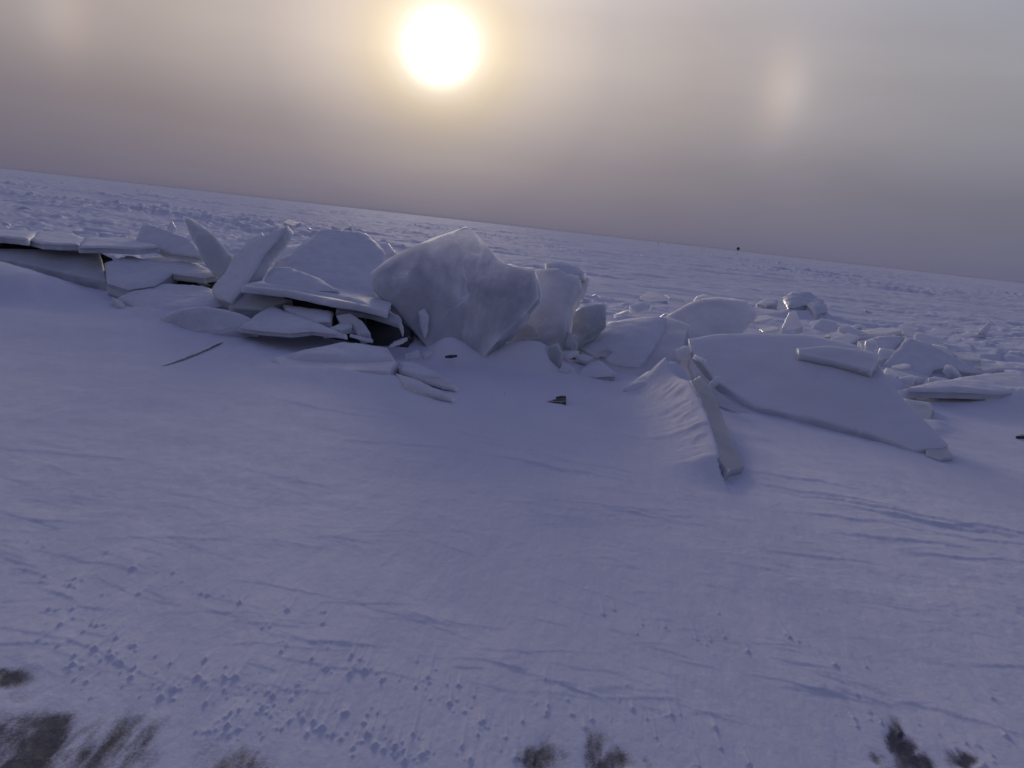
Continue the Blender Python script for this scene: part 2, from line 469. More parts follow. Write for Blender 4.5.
    # longer broken crust lines running across the near snow
    for (px0, py0, px1, py1, hh) in [(0, 540, 50, 590, .016), (50, 590, 105, 612, .014), (300, 640, 395, 650, .02), (230, 615, 300, 645, .012), (412, 618, 510, 628, .014), (150, 585, 180, 610, .012),
                                     (505, 665, 600, 700, .02), (600, 690, 680, 722, .014), (620, 632, 715, 672, .014), (620, 690, 770, 730, .014), (770, 640, 850, 690, .012), (800, 665, 1024, 735, .016), (840, 690, 900, 705, .01),
                                     (660, 620, 760, 650, .01), (870, 640, 960, 670, .010)]:
        A = on_ground(px0, py0); B = on_ground(px1, py1)
        n = max(3, int((B - A).length / .09))
        for j in range(n):
            q = A.lerp(B, (j + R2.uniform(-.3, .3)) / n)
            k = np.where((np.abs(xs - q.x) < .22) & (np.abs(ys - q.y) < .35))[0]
            s = ys[k] - q.y - R2.uniform(-.4, .2) * (xs[k] - q.x)
            win = np.clip(1 - ((xs[k] - q.x) / .10) ** 2, 0, 1)
            add[k] += .22 * hh * R2.uniform(.5, 1.2) * win * np.where(s > 0, np.exp(-np.clip(s, 0, 2) / .12), np.exp(-(s / .012) ** 2))
    # crumbs of snow with wind tails behind them
    cr = np.zeros(len(sub))
    def crumb(px, py, hgt, rad, tail):
        c = on_ground(px, py)
        k = np.where((np.abs(xs - c.x) < rad * 4) & (ys > c.y - rad * 4) & (ys < c.y + tail * 3))[0]
        dx = xs[k] - c.x; dy = ys[k] - c.y
        w = R2.uniform(.75, 1.3)
        lump = np.exp(-((dx / (rad * w)) ** 2 + (dy / (rad * np.where(dy < 0, 1.5, 1.0))) ** 2) ** 1.2)
        t_ = np.clip(dy, 0, None)
        tl = np.where(dy > 0, np.exp(-(dx / (rad * (.8 + .6 * t_ / tail))) ** 2) * (.8 * np.exp(-t_ / (.28 * tail)) + .2 * np.exp(-t_ / (1.3 * tail))), 0)
        n_ = 1 + .5 * perlin(dx * 90 + px, dy * 90, 400)
        cr[k] = np.maximum(cr[k], hgt * np.maximum(lump * n_, .95 * tl))
    zones = [((20, 600), (120, 655), 26), ((85, 640), (260, 700), 60), ((150, 690), (260, 735), 26), ((240, 690), (400, 745), 60), ((330, 735), (520, 768), 34),
             ((270, 640), (420, 690), 24), ((420, 665), (520, 750), 20), ((510, 700), (620, 745), 14), ((620, 690), (760, 760), 22), ((830, 700), (1024, 765), 26), ((20, 545), (110, 610), 18),
             ((120, 560), (330, 640), 20), ((580, 600), (1000, 700), 22), ((30, 640), (100, 690), 8)]
    for (x0, y0), (x1, y1), n in zones:
        for i in range(int(n * .95)):
            tt = R2.random()
            px = x0 + (x1 - x0) * tt + R2.gauss(0, 14); py = y0 + (y1 - y0) * tt + R2.gauss(0, 11)
            s = R2.choice([.3, .36, .42, .5, .55, .62, .7, .85, 1.05])
            crumb(px, py, .0115 * s, .0070 * s * R2.uniform(.8, 1.5), R2.uniform(.10, .30) * (.4 + .6 * s))
            if R2.random() < .5:
                for q in range(R2.randint(1, 3)):
                    crumb(px + R2.gauss(0, 7), py + R2.gauss(0, 4), .005 * s, .0065 * s, .05)
    Z[sub] += add + cr
    # ---- bare patches
    bare = np.zeros_like(x)
    kb = np.where(r < 4.6)[0]
    wx = .03 * fbm(x[kb] * 6, y[kb] * 3, 501, 4, .6); wy = .05 * fbm(x[kb] * 9 + 7, y[kb] * 3, 511, 4, .6)
    acc = np.zeros(len(kb))
    for (px, py, hw, hh, s) in BARE:
        c = on_ground(px, py); ex = on_ground(px + hw * 1.25, py); ey = on_ground(px, py - hh * 1.2)
        dx = x[kb] + wx - c.x; dy = y[kb] + wy - c.y
        # solve in the basis (ex-c, ey-c)
        a, b = ex.x - c.x, ey.x - c.x
        c2, d2 = ex.y - c.y, ey.y - c.y
        det = a * d2 - b * c2
        u = (dx * d2 - dy * b) / det; v = (a * dy - c2 * dx) / det
        acc = np.maximum(acc, s * np.exp(-((u * u + v * v) * .55) ** 1.3))
    acc *= np.clip(.92 + .9 * fbm(x[kb] * 8, y[kb] * 2.2, 521, 4, .6), 0, 1.2)
    bare[kb] = np.clip(acc, 0, 1)
    Z[kb] -= .004 * bare[kb]
    # mesh
    cx = np.array([[0.0, 0.0, 0.0]])
    V = np.concatenate([np.stack([x, y, Z], 1), cx])
    i = np.arange(nr - 1)[:, None]; j = np.arange(nt)[None, :]
    jn = (j + 1) % nt
    quads = np.stack([i * nt + j, i * nt + jn, (i + 1) * nt + jn, (i + 1) * nt + j], -1).reshape(-1, 4)[:, ::-1]
    jj = np.arange(nt)
    tris = np.stack([np.full(nt, len(V) - 1), (jj + 1) % nt, jj], 1)[:, ::-1]
    tris = tris[:, ::-1]
    me = bpy.data.meshes.new('snow_field')
    me.vertices.add(len(V)); me.vertices.foreach_set('co', V.astype(np.float32).ravel())
    nq, ntr = len(quads), len(tris)
    # orientation: make normals look up
    def up_ok(f):
        a, b, c = V[f[0]], V[f[1]], V[f[2]]
        return np.cross(b - a, c - a)[2] > 0
    if not up_ok(quads[nt * 50 + 20]): quads = quads[:, ::-1]
    if not up_ok(tris[20]): tris = tris[:, ::-1]
    loops = np.concatenate([quads.ravel(), tris.ravel()]).astype(np.int32)
    me.loops.add(len(loops)); me.loops.foreach_set('vertex_index', loops)
    starts = np.concatenate([np.arange(nq) * 4, nq * 4 + np.arange(ntr) * 3]).astype(np.int32)
    me.polygons.add(nq + ntr); me.polygons.foreach_set('loop_start', starts)
    me.polygons.foreach_set('use_smooth', np.ones(nq + ntr, bool))
    me.update(calc_edges=True)
    ab = me.attributes.new('bare', 'FLOAT', 'POINT')
    ab.data.foreach_set('value', np.concatenate([bare, [0]]).astype(np.float32))
    me.materials.append(M_GROUND)
    o = bpy.data.objects.new('ground', me)
    o['kind'] = 'structure'
    o['label'] = 'wind packed snow over lake ice, rough and hummocky out to the horizon'
    col.objects.link(o)
    return o, (rs, th, Z.reshape(nr, nt))

ground, GR = make_ground()
def ground_z(px, py):
    rs, th, Zg = GR
    r = math.hypot(px, py); a = math.atan2(px, py)
    i = int(np.clip(np.searchsorted(rs, r), 1, len(rs) - 1))
    j = int(np.clip(round((a + math.radians(47)) / math.radians(.095)), 0, 989))
    return float(Zg[i, j])

# ------------------------------------------------------------------ slabs
def fit_plane(pts):
    A = np.array([[p[0], p[1], 1] for p in pts if len(p) > 2], float)
    b = np.array([1 / p[2] for p in pts if len(p) > 2])
    s, *_ = np.linalg.lstsq(A, b, rcond=None)
    return s

def unproj(s, x, y):
    return at(float(x), float(y), float(1.0 / (s[0] * x + s[1] * y + s[2])))

def densify(poly, step, jit, rnd):
    out = []
    n = len(poly)
    for i in range(n):
        a, b = poly[i], poly[(i + 1) % n]
        e = b - a
        k = max(1, int(round(e.length / step)))
        nrm = Vector((e.y, -e.x)).normalized()
        ph = rnd.uniform(0, 50)
        for q in range(k):
            f = q / k
            amt = jit * math.sin(math.pi * f) ** .5 if q else 0
            off = amt * (noise.noise(Vector((ph + f * e.length * 3, 0, 0))) * 1.0 + rnd.uniform(-.45, .45))
            out.append(a + e * f + nrm * off)
    return out

def inset(poly, c):
    n = len(poly); out = []
    area = sum(poly[i].x * poly[(i + 1) % n].y - poly[(i + 1) % n].x * poly[i].y for i in range(n))
    sg = 1 if area > 0 else -1
    for i in range(n):
        e = (poly[(i + 1) % n] - poly[i - 1])
        if e.length < 1e-9: e = Vector((1, 0))
        nn = Vector((-e.y, e.x)).normalized() * sg
        out.append(poly[i] + nn * c)
    return out

def inside(p, poly):
    c = False; n = len(poly); j = n - 1
    for i in range(n):
        a, b = poly[i], poly[j]
        if (a.y > p.y) != (b.y > p.y) and p.x < (b.x - a.x) * (p.y - a.y) / (b.y - a.y) + a.x:
            c = not c
        j = i
    return c

def bdist(p, poly):
    best = 9.0; n = len(poly)
    for i in range(n):
        a, b = poly[i], poly[(i + 1) % n]
        e = b - a; L = e.length_squared
        t = 0 if L < 1e-12 else max(0, min(1, (p - a).dot(e) / L))
        best = min(best, (p - a - e * t).length)
    return best

def triangulate(poly, grid, rnd):
    xs = [p.x for p in poly]; ys = [p.y for p in poly]
    pts = list(poly); n = len(poly)
    y = min(ys) + grid * .5
    while y < max(ys):
        x = min(xs) + grid * .5
        while x < max(xs):
            q = Vector((x + rnd.uniform(-.3, .3) * grid, y + rnd.uniform(-.3, .3) * grid))
            if inside(q, poly) and bdist(q, poly) > grid * .45: pts.append(q)
            x += grid
        y += grid
    vs, es, fs, ov, oe, of = delaunay_2d_cdt(pts, [(i, (i + 1) % n) for i in range(n)], [], 1, 1e-6)
    mp = {}
    for i, lst in enumerate(ov):
        for q in lst: mp[q] = i
    return vs, fs, [mp[i] for i in range(n)]

def link(name, me, mat, parent=None):
    me.materials.append(mat)
    o = bpy.data.objects.new(name, me)
    col.objects.link(o)
    if parent is not None: o.parent = parent
    return o

def finish(bm, name, ang=21):
    bmesh.ops.recalc_face_normals(bm, faces=bm.faces)
    lim = math.radians(ang)
    for e in bm.edges:
        if len(e.link_faces) == 2 and e.calc_face_angle(0) > lim: e.smooth = False
    for f in bm.faces: f.smooth = True
    me = bpy.data.meshes.new(name)
    bm.to_mesh(me); bm.free()
    return me

SLABS = {}
def slab(key, label, pts, th, mat=None, snow=None, snow_t=.035, cham=.012, jit=.010, rough=.006, grid=None, disp=None, name='ice_slab', group=None, plane=None, offset=0.0, side_jit=None, cat='ice slab', taper=0.0, facet=0.0):
    """pts: outline of the upper / outer face as seen, (px, py[, depth]); the slab keeps that face and gets its real thickness behind it.
    snow: True for a snow cover over the whole face or a list of (px, py) for part of it"""
    rnd = random.Random(key)
    seed = rnd.uniform(0, 100)
    s = fit_plane(pts) if plane is None else plane
    W = [unproj(s, p[0], p[1]) for p in pts]
    c = sum(W, Vector()) / len(W)
    n = Vector((0, 0, 0))
    for i in range(len(W)):
        n += (W[i] - c).cross(W[(i + 1) % len(W)] - c)
    n.normalize()
    if n.dot(CAM - c) < 0: n = -n
    if offset:
        W = [w + n * offset for w in W]; c = c + n * offset
    u = n.cross(Vector((0, 0, 1)))
    if u.length < .05: u = Vector((1, 0, 0)) - n * n.x
    u.normalize(); v = n.cross(u)
    def loc(w): return Vector(((w - c).dot(u), (w - c).dot(v)))
    poly0 = [loc(w) for w in W]
    size = max((a - b).length for a in poly0 for b in poly0)
    step = max(.03, min(.07, size / 22)); grid = grid or max(.045, min(.09, size / 20))
    poly = densify(poly0, step, jit, rnd)
    cham = min(cham, th * .3)
    top = inset(poly, cham)
    vs, fs, bidx = triangulate(top, grid, rnd)
    bm = bmesh.new()
    ys_ = [p.y for p in poly]; y0_, y1_ = min(ys_), max(ys_)
    def thk(p): return th * (1 - taper * (y1_ - p.y) / (y1_ - y0_))
    fpl = []
    if facet:
        for q in range(7):
            aa = rnd.uniform(0, 6.283); sl = facet / size * rnd.uniform(1.2, 3.2)
            fpl.append((math.cos(aa) * sl, math.sin(aa) * sl, facet * rnd.uniform(-.1, .35)))
    def dz(p, side):
        q = Vector((p.x * 1.7 + seed, p.y * 1.7, side * 9.0 + seed))
        z = max(-.5 * thk(p) + 2 * cham, min(0.0, min(a_ * p.x + b_ * p.y + c_ for a_, b_, c_ in fpl))) if fpl and side == 0 else 0.0
        z += rough * (1.6 * noise.noise(q) + .8 * noise.noise(q * 3.1) + .4 * noise.noise(q * 8.3))
        return z
    tv = [bm.verts.new((p.x, p.y, dz(p, 0))) for p in vs]
    bv = [bm.verts.new((p.x, p.y, -thk(p) - dz(p, 1))) for p in vs]
    for f in fs:
        bm.faces.new([tv[i] for i in f]); bm.faces.new([bv[i] for i in reversed(f)])
    nb = len(poly)
    sj = th * .10 if side_jit is None else side_jit
    zs = [-cham, -th * .36, -th * .68, -(th - cham)]
    rings = [[tv[i] for i in bidx]]
    for z in zs:
        ring = []
        k = inset(poly, 1.0)
        for i, p in enumerate(poly):
            dirn = (p - k[i])
            dirn = dirn.normalized() if dirn.length else Vector((0, 0))
            zz0 = dz(p, 0) * (1 + z / th) if True else 0
            base = dz(p, 0) * (1 + z / th) - dz(p, 1) * (-z / th)
            amt = 0 if z in (zs[0],) else sj * noise.noise(Vector((p.x * 5 + seed, p.y * 5, z * 14))) * 1.5
            q = p + dirn * amt
            ring.append(bm.verts.new((q.x, q.y, z * thk(p) / th + base)))
        rings.append(ring)
    rings.append([bv[i] for i in bidx])
    for a, b in zip(rings, rings[1:]):
        for i in range(nb):
            j = (i + 1) % nb
            vsq = [a[i], a[j], b[j], b[i]]
            if len(set(vsq)) == 4:
                try: bm.faces.new(vsq)
                except ValueError: pass
    if disp:
        cl = Vector(((CAM - c).dot(u), (CAM - c).dot(v), (CAM - c).dot(n)))
        for q in bm.verts: q.co += (cl - q.co).normalized() * disp(q.co)
    me = finish(bm, name)
    o = link(name, me, mat or M_ICE)
    mw = Matrix((u, v, n)).transposed().to_4x4(); mw.translation = c
    o.matrix_world = mw
    o['label'] = label; o['category'] = cat; o['kind'] = 'thing'
    if group: o['group'] = group
    SLABS[key] = (o, s, poly0)
    if snow:
        def uo(a, b):
            w = unproj(s, a, b)
            if offset: w = w + n * offset
            return loc(w)
        sp = poly if snow is True else densify([uo(a, b) for a, b in snow], step, .02, rnd)
        snow_sheet(o, sp, snow_t, grid * .7, rnd, dz)
    return o

def snow_sheet(o, poly, t_, grid, rnd, dz, name='snow_cover'):
    poly = inset(poly, .004)
    vs, fs, bidx = triangulate(poly, grid, rnd)
    seed = rnd.uniform(0, 90)
    bm = bmesh.new()
    vv = []
    bset = set(bidx)
    for i, p in enumerate(vs):
        d = 0 if i in bset else bdist(p, poly)
        q = Vector((p.x * 3 + seed, p.y * 3, seed))
        h = t_ * (1 - math.exp(-d / (t_ * .9))) * (1 + .45 * noise.noise(q) + .3 * noise.noise(q * 3)) - .004
        vv.append(bm.verts.new((p.x, p.y, h + dz(p, 0))))
    for f in fs: bm.faces.new([vv[i] for i in f])
    sk = [bm.verts.new((vs[i].x, vs[i].y, vv[i].co.z - .012)) for i in bidx]
    nb = len(bidx)
    for i in range(nb):
        j = (i + 1) % nb
        bm.faces.new([vv[bidx[i]], vv[bidx[j]], sk[j], sk[i]])
    me = finish(bm, name, 75)
    return link(name, me, M_SNOW, o)

# ---- left stack
slab('A1', 'snow topped shelf slab at the far left end, its grey edge over a gap', [(-70, 235, 11.0), (4, 237, 11.1), (29, 239.5, 11.2), (40, 232, 12.8), (-70, 226, 12.8)], .09, M_ICE_PALE, True, .02)
slab('A2', 'thin pale shelf slab left of the stack, snow drifted over its back', [(30, 240, 11.25), (42, 243.5, 11.1), (60, 244.5, 11.1), (79, 244.5, 11.2), (88, 240, 11.9), (74, 233.5, 12.9), (36, 231.5, 12.9)], .085, M_ICE_PALE, True, .02)
slab('A3', 'snowy shelf slab with pale front edge, resting right above the tilted grey plate', [(78, 247.5, 10.85), (100, 247.5, 10.85), (138, 249, 10.95), (160, 247, 11.3), (136, 238, 12.3), (84, 238, 12.2)], .08, M_ICE_PALE, True, .025)
slab('B', 'smooth grey plate tilted toward the snow mound, under the left shelf slabs', [(-50, 247, 11.6), (70, 250, 11.6), (100, 253, 11.55), (107, 281, 10.65), (60, 271, 10.75), (0, 258, 10.95), (-50, 250, 11.1)], .16, M_ICE_GREY, None, rough=.004)
slab('C', 'blocky snow covered slab with a broken front face, below the left shelf', [(104, 263, 10.9), (127, 256, 11.3), (160, 263, 11.2), (176, 272, 10.85), (154, 286, 10.3), (129, 290, 10.15), (107, 283, 10.3)], .17, M_ICE_PALE, True, .045)
slab('D', 'flat snowy slab roofing a small dark hollow, left of the leaning shard', [(148, 267, 11.0), (166, 262, 11.4), (192, 261, 11.5), (220, 274, 10.9), (205, 277.5, 10.7), (176, 274, 10.7)], .09, M_ICE_PALE, True, .03)
slab('D2', 'low snow smothered slab on the ground behind the long grey block', [(116, 299, 9.9), (128, 294, 10.3), (157, 285, 10.7), (210, 288, 10.6), (236, 302, 9.9), (195, 312, 9.4), (152, 314, 9.35)], .14, M_ICE_PALE, True, .06)
slab('D3', 'small dark edged plate poking from the snow beside the left mound', [(112, 296, 9.9), (122, 300, 9.75), (130, 309, 9.5), (140, 312, 9.4), (155, 311, 9.4), (150, 315, 9.25), (128, 314, 9.3), (114, 303, 9.6)], .06, M_ICE_GREY, [(114, 298), (121, 301), (127, 309), (137, 313), (128, 313), (115, 303)], .02)
slab('E', 'tilted snow crusted slab peaking at the back of the left stack', [(143, 221.5, 12.3), (160, 226.5, 12.0), (188, 237.5, 11.6), (205, 255, 11.15), (202, 257.5, 11.1), (168, 253.5, 11.3), (136, 239.5, 11.9)], .12, M_ICE_PALE, True, .02)
slab('F', 'tall bare grey shard leaning left, blade shaped with a rounded back edge', [(183, 216, 11.1), (191, 218, 11.05), (201, 224, 11.0), (210, 231, 10.95), (222, 244, 10.85), (231, 254.5, 10.75), (228, 267, 10.55), (221, 275.5, 10.45), (213, 273, 10.5), (204, 262, 10.65), (196, 245, 10.85), (189, 230, 11.0)], .10, M_ICE_GREY, None, rough=.004)
slab('G', 'snow faced slab leaning right beside the bare shard, its grey edge on the right', [(287.5, 225, 10.35), (271, 233, 10.55), (256, 238, 10.7), (234, 254, 10.5), (223, 275, 10.15), (211, 289, 9.9), (216, 298, 9.65), (231, 303, 9.45), (247, 283, 9.65), (266, 253, 10.0), (279, 239, 10.2)], .15, M_ICE_PALE, True, .02)
slab('G2', 'pale ice corner showing behind the snow faced leaning slab', [(246, 238, 11.2), (262, 232, 11.3), (266, 236, 11.2), (244, 246, 11.0)], .1, M_ICE_PALE)
slab('H', 'broad snow blanketed slab leaning back behind the overhanging plate', [(302, 244, 11.4), (319, 228.5, 12.0), (345, 229.5, 12.0), (366, 232, 12.0), (384, 250, 11.5), (392, 280, 10.6), (372, 305, 9.95), (330, 297, 9.95), (290, 290, 9.95), (266, 276, 10.2), (276, 261, 10.8)], .2, M_ICE_PALE, True, .03, rough=.02)
slab('H2', 'frosted ice face behind the broad snow blanketed slab', [(272, 262, 11.4), (281, 246, 11.7), (305, 243, 11.8), (306, 258, 11.4), (290, 266, 11.1)], .12, M_ICE)
slab('H3', 'crescent shaped snow slab lying low on the broad blanketed slab', [(262, 283, 9.75), (272, 268, 10.1), (290, 268, 10.1), (320, 278, 9.85), (340, 291, 9.5), (300, 290, 9.55)], .07, M_ICE_PALE, True, .045)
slab('I', 'long overhanging plate with thick pale front edge above a black gap', [(242, 285.5, 9.3), (285, 290, 9.2), (331, 299.5, 9.1), (358, 304, 9.05), (388, 311, 9.0), (392, 302, 9.6), (352, 291, 10.2), (300, 281, 10.4), (258, 278, 10.1)], .085, M_ICE_PALE, [(246, 285), (285, 288.5), (331, 297), (352, 302), (372, 306), (345, 291), (300, 282), (260, 279)], .03)
slab('I2', 'thin lower plate layered under the overhang, left of the great slab', [(336, 309.5, 9.25), (370, 313.5, 9.15), (398, 322, 9.0), (404, 331, 8.95), (402, 318, 9.4), (384, 309, 9.7), (340, 303, 9.7)], .07, M_ICE_GREY, None)
slab('K', 'dark grey support block under the left end of the overhanging plate', [(242, 289, 9.62), (262, 294, 9.6), (292, 299, 9.6), (276, 304, 9.5), (262, 310, 9.4), (229, 307, 9.4), (236, 296, 9.5)], .30, M_ICE_GREY)
slab('L', 'long rounded grey block lying half buried, snow dusted along its top', [(157, 314, 8.98), (166, 308.5, 9.02), (180, 305, 9.05), (202, 304, 9.06), (222, 306, 9.03), (240, 310, 8.98), (253, 316, 8.92), (238, 327, 8.86), (220, 331, 8.84), (190, 333, 8.84), (160, 334, 8.86)], .34, M_ICE_PALE, None, cham=.035, jit=.008, facet=.05)
slab('M1', 'flat triangular snow plate in front of the black gap', [(239, 327.5, 8.9), (257, 314, 9.25), (272, 305, 9.5), (314, 321, 8.95), (347, 334.5, 8.5), (313, 331, 8.6), (289, 333, 8.5), (265, 331, 8.65)], .06, M_ICE_PALE, True, .03)
slab('M2', 'thin snowy plate slid under the overhang behind the triangular plate', [(282, 304.5, 9.7), (333, 311, 9.3), (331, 322, 9.0), (313, 322, 8.98), (285, 310, 9.3)], .08, M_ICE_PALE, True, .025)
slab('N1', 'small pale wedge chunk before the black gap', [(329, 328, 8.8), (338, 324, 9.0), (351, 323, 9.0), (352, 326, 8.9), (340, 330, 8.75)], .08, M_ICE_PALE, name='ice_chunk', cat='ice chunk')
slab('N2', 'jumbled bluish chunk inside the black gap beside the wedge chunk', [(336, 315, 9.1), (350, 312, 9.15), (362, 320, 9.0), (370, 332, 8.85), (358, 334, 8.85), (352, 324, 8.95), (340, 324, 9.0)], .16, M_ICE, name='ice_chunk', cat='ice chunk')
slab('O', 'half buried front plate with a grey sloping edge, closest to the foreground snow', [(274, 358, 7.85), (290, 353, 8.0), (308, 349, 8.15), (344, 342, 8.45), (388, 348, 8.3), (397, 362, 7.85), (390, 371, 7.6), (340, 370, 7.55), (306, 371, 7.5), (284, 366, 7.6)], .12, M_ICE_PALE, [(280, 356), (308, 350), (344, 343), (386, 349), (394, 361), (340, 362), (300, 360)], .04)
slab('P1', 'thin pointed plate with an upturned dark tip in front of the great slab', [(393, 360, 8.2), (412, 361, 8.25), (430, 367, 8.05), (448, 379, 7.7), (458, 388, 7.45), (443, 386, 7.45), (420, 378, 7.6), (400, 371, 7.75)], .035, M_ICE, [(396, 361), (412, 362), (428, 367), (444, 379), (420, 376), (400, 370)], .02)
slab('P2', 'lower pointed plate almost drifted over, its small dark tip beneath the upturned one', [(396, 373, 7.7), (420, 380, 7.5), (440, 389, 7.25), (455, 399, 7.05), (440, 397.5, 7.05), (405, 387, 7.3)], .03, M_ICE, [(398, 374), (420, 381), (440, 390), (450, 397), (438, 396), (405, 386)], .02)
slab('G1', 'dark ice wall at the back of the gap under the long overhanging plate', [(284, 297, 9.85), (335, 304, 9.8), (390, 312, 9.7), (412, 330, 9.62), (408, 346, 9.4), (360, 346, 9.4), (300, 326, 9.55)], .35, M_DARK, None)  # this run of dark pieces is added to stop light leaks; shade as colour
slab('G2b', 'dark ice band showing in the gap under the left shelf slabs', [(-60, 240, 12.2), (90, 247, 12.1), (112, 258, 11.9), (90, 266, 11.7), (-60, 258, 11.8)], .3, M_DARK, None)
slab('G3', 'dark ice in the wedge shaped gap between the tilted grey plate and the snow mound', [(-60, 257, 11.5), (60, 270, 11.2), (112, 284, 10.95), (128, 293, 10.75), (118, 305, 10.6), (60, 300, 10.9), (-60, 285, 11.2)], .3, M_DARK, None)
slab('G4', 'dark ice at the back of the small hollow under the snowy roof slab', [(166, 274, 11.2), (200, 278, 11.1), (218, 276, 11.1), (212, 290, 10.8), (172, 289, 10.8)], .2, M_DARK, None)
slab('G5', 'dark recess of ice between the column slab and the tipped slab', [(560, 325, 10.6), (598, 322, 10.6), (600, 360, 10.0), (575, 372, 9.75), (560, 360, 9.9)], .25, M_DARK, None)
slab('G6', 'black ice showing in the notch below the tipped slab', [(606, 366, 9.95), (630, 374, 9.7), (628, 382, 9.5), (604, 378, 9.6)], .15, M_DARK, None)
# ---- the great slab
def fold(p): return .55 * max(0.0, -p.x - .12) - .10 * max(0.0, p.x - .2)
main = slab('Q', 'largest upright slab, cloudy translucent ice rising to a peak at the middle', [(465, 227.5, 9.75), (459, 228.5, 9.75), (432, 237, 9.75), (407, 247, 9.75), (387, 257, 9.75), (370, 270, 9.75), (368.5, 282, 9.7), (381, 296, 9.62), (395, 308, 9.56), (409, 325, 9.5), (424, 343, 9.42), (440, 366, 9.3), (468, 366, 9.25), (479, 362, 9.22), (488, 349, 9.25), (506, 331, 9.28), (522, 315.5, 9.32), (538.5, 296.5, 9.38), (536.5, 282, 9.45), (533.5, 266, 9.5), (524, 265.5, 9.52), (513, 265.5, 9.55), (505, 262, 9.57), (494.5, 254.5, 9.6), (479, 238.5, 9.7), (471, 228.5, 9.75)],
              .52, M_ICE, [(417, 311), (424, 307), (429, 315), (428, 330), (424, 338), (419, 327)], .012, rough=.006, grid=.055, jit=.007, disp=fold, taper=.90, facet=.045)
slab('R', 'upright grey column slab close behind the right edge of the peaked slab', [(496, 330, 9.78), (508, 306, 9.9), (526, 285, 9.95), (529, 267, 10.0), (541, 265.5, 9.97), (556, 264.5, 9.9), (563, 269.5, 9.82), (577, 272, 9.75), (578, 283, 9.7), (571, 300, 9.6), (565, 330, 9.42), (563, 360, 9.28), (557, 377, 9.2), (548, 377, 9.22), (520, 374, 9.35), (490, 366, 9.5)], .30, M_ICE, None, rough=.006, taper=.35, facet=.06)
slab('S', 'small translucent slab catching light behind the column slab', [(572, 272, 10.3), (590, 276, 10.3), (588, 285, 10.25), (584, 298, 10.2), (568, 301, 10.15)], .12, M_ICE)
slab('S2', 'snow capped ice lump topping the column slab from behind', [(545, 263, 10.3), (560, 260.5, 10.35), (577, 265, 10.3), (586, 273, 10.2), (574, 275, 10.1), (556, 272, 10.1)], .2, M_ICE_PALE)
slab('T', 'clouded ice block with a bright snow lip to the right of the column slab', [(565, 313, 10.1), (577, 307, 10.15), (591, 303, 10.2), (607, 298, 10.3), (607, 314, 10.1), (593, 327, 9.9), (579, 335, 9.8), (563, 334, 9.8)], .28, M_ICE_GREY, None, cham=.03, facet=.15)
slab('T2', 'rounded grey knob of ice at the foot of the column slab', [(560, 334, 9.5), (568, 330, 9.55), (576, 333, 9.5), (578, 343, 9.4), (572, 350, 9.35), (562, 347, 9.38)], .18, M_ICE_GREY, None, cham=.05, name='ice_chunk', cat='ice chunk')
slab('T3', 'narrow upright ice stub with dark blotches below the rounded knob', [(549, 345, 9.12), (558, 342, 9.12), (563, 352, 9.1), (562, 372, 9.0), (555, 379, 8.98), (548, 376, 9.0), (546, 360, 9.06)], .12, M_ICE_GREY, None, cham=.03, name='ice_chunk', cat='ice chunk')
# ---- right middle
slab('U1', 'snow plastered slab tipped on its corner, right of the dark recess', [(576, 342, 10.1), (593, 325, 10.5), (607, 317, 10.7), (640, 313, 10.9), (668, 310, 11.0), (690, 318, 10.75), (682, 346, 9.95), (664, 364, 9.5), (641, 379, 9.15), (628, 377, 9.15), (602, 361, 9.6)], .26, M_ICE, [(577, 341), (593, 326), (608, 318), (640, 314), (668, 311), (666, 328), (655, 350), (640, 362), (615, 357), (595, 350)], .03, rough=.012, facet=.14)
slab('U2', 'wide frosted slab standing behind the tipped slab, thin bright right edge', [(655, 320, 11.3), (687, 302, 11.6), (703, 297.5, 11.6), (719, 296.5, 11.6), (746, 299, 11.5), (758, 311, 11.3), (738, 330, 10.9), (700, 342, 10.6), (660, 338, 10.7)], .17, M_ICE, None, rough=.008, facet=.10, taper=.5)
slab('V', 'little snow covered plate before the tipped slab, with a dark cut edge', [(574, 374, 9.15), (586, 365, 9.4), (600, 360, 9.5), (614, 371, 9.2), (615, 376, 9.1), (596, 377, 9.02)], .06, M_ICE_GREY, True, .03)
slab('W', 'snow laden plate over a thin black slit, left of the long finned slab', [(622, 390.5, 8.42), (634, 380, 8.65), (646, 372, 8.85), (668, 366, 8.9), (680, 382, 8.45), (664, 391, 8.32), (640, 391, 8.38)], .035, M_ICE_GREY, True, .05)
slab('X', 'long finned slab pointing at the camera, bare grey edge beside rippled snow', [(688, 383, 7.70), (703, 414, 6.88), (714, 446, 6.14), (718, 463, 5.80), (727, 474, 5.66), (743, 469, 5.88), (733, 449, 6.34), (721, 416, 7.14), (710, 390, 7.9), (699, 378, 8.15)], .30, M_BARE, None, jit=.014, cham=.010, offset=.03)
slab('Y', 'largest slab on the right, a broad blue plate tilted down to a pointed corner', [(688, 339, 9.6), (720, 334, 9.75), (770, 333.5, 9.75), (808, 335, 9.7), (856, 345, 9.35), (876, 362, 8.9), (899, 393, 8.15), (948, 444, 7.25), (945, 450, 7.18), (912, 451, 7.2), (871, 434.5, 7.55), (811, 417.5, 8.0), (754, 406, 8.4), (716, 382, 9.0), (690, 349, 9.5)], .15, M_ICE_PALE, None, rough=.006, offset=.008, jit=.006)
sY = SLABS['Y'][1]
slab('Z', 'thick step plate lying on the broad blue tilted plate', [(796, 355), (830, 352), (856, 355), (878, 360), (876, 372), (871, 378), (834, 368), (798, 361)], .11, M_ICE_PALE, None, plane=sY, offset=.085)
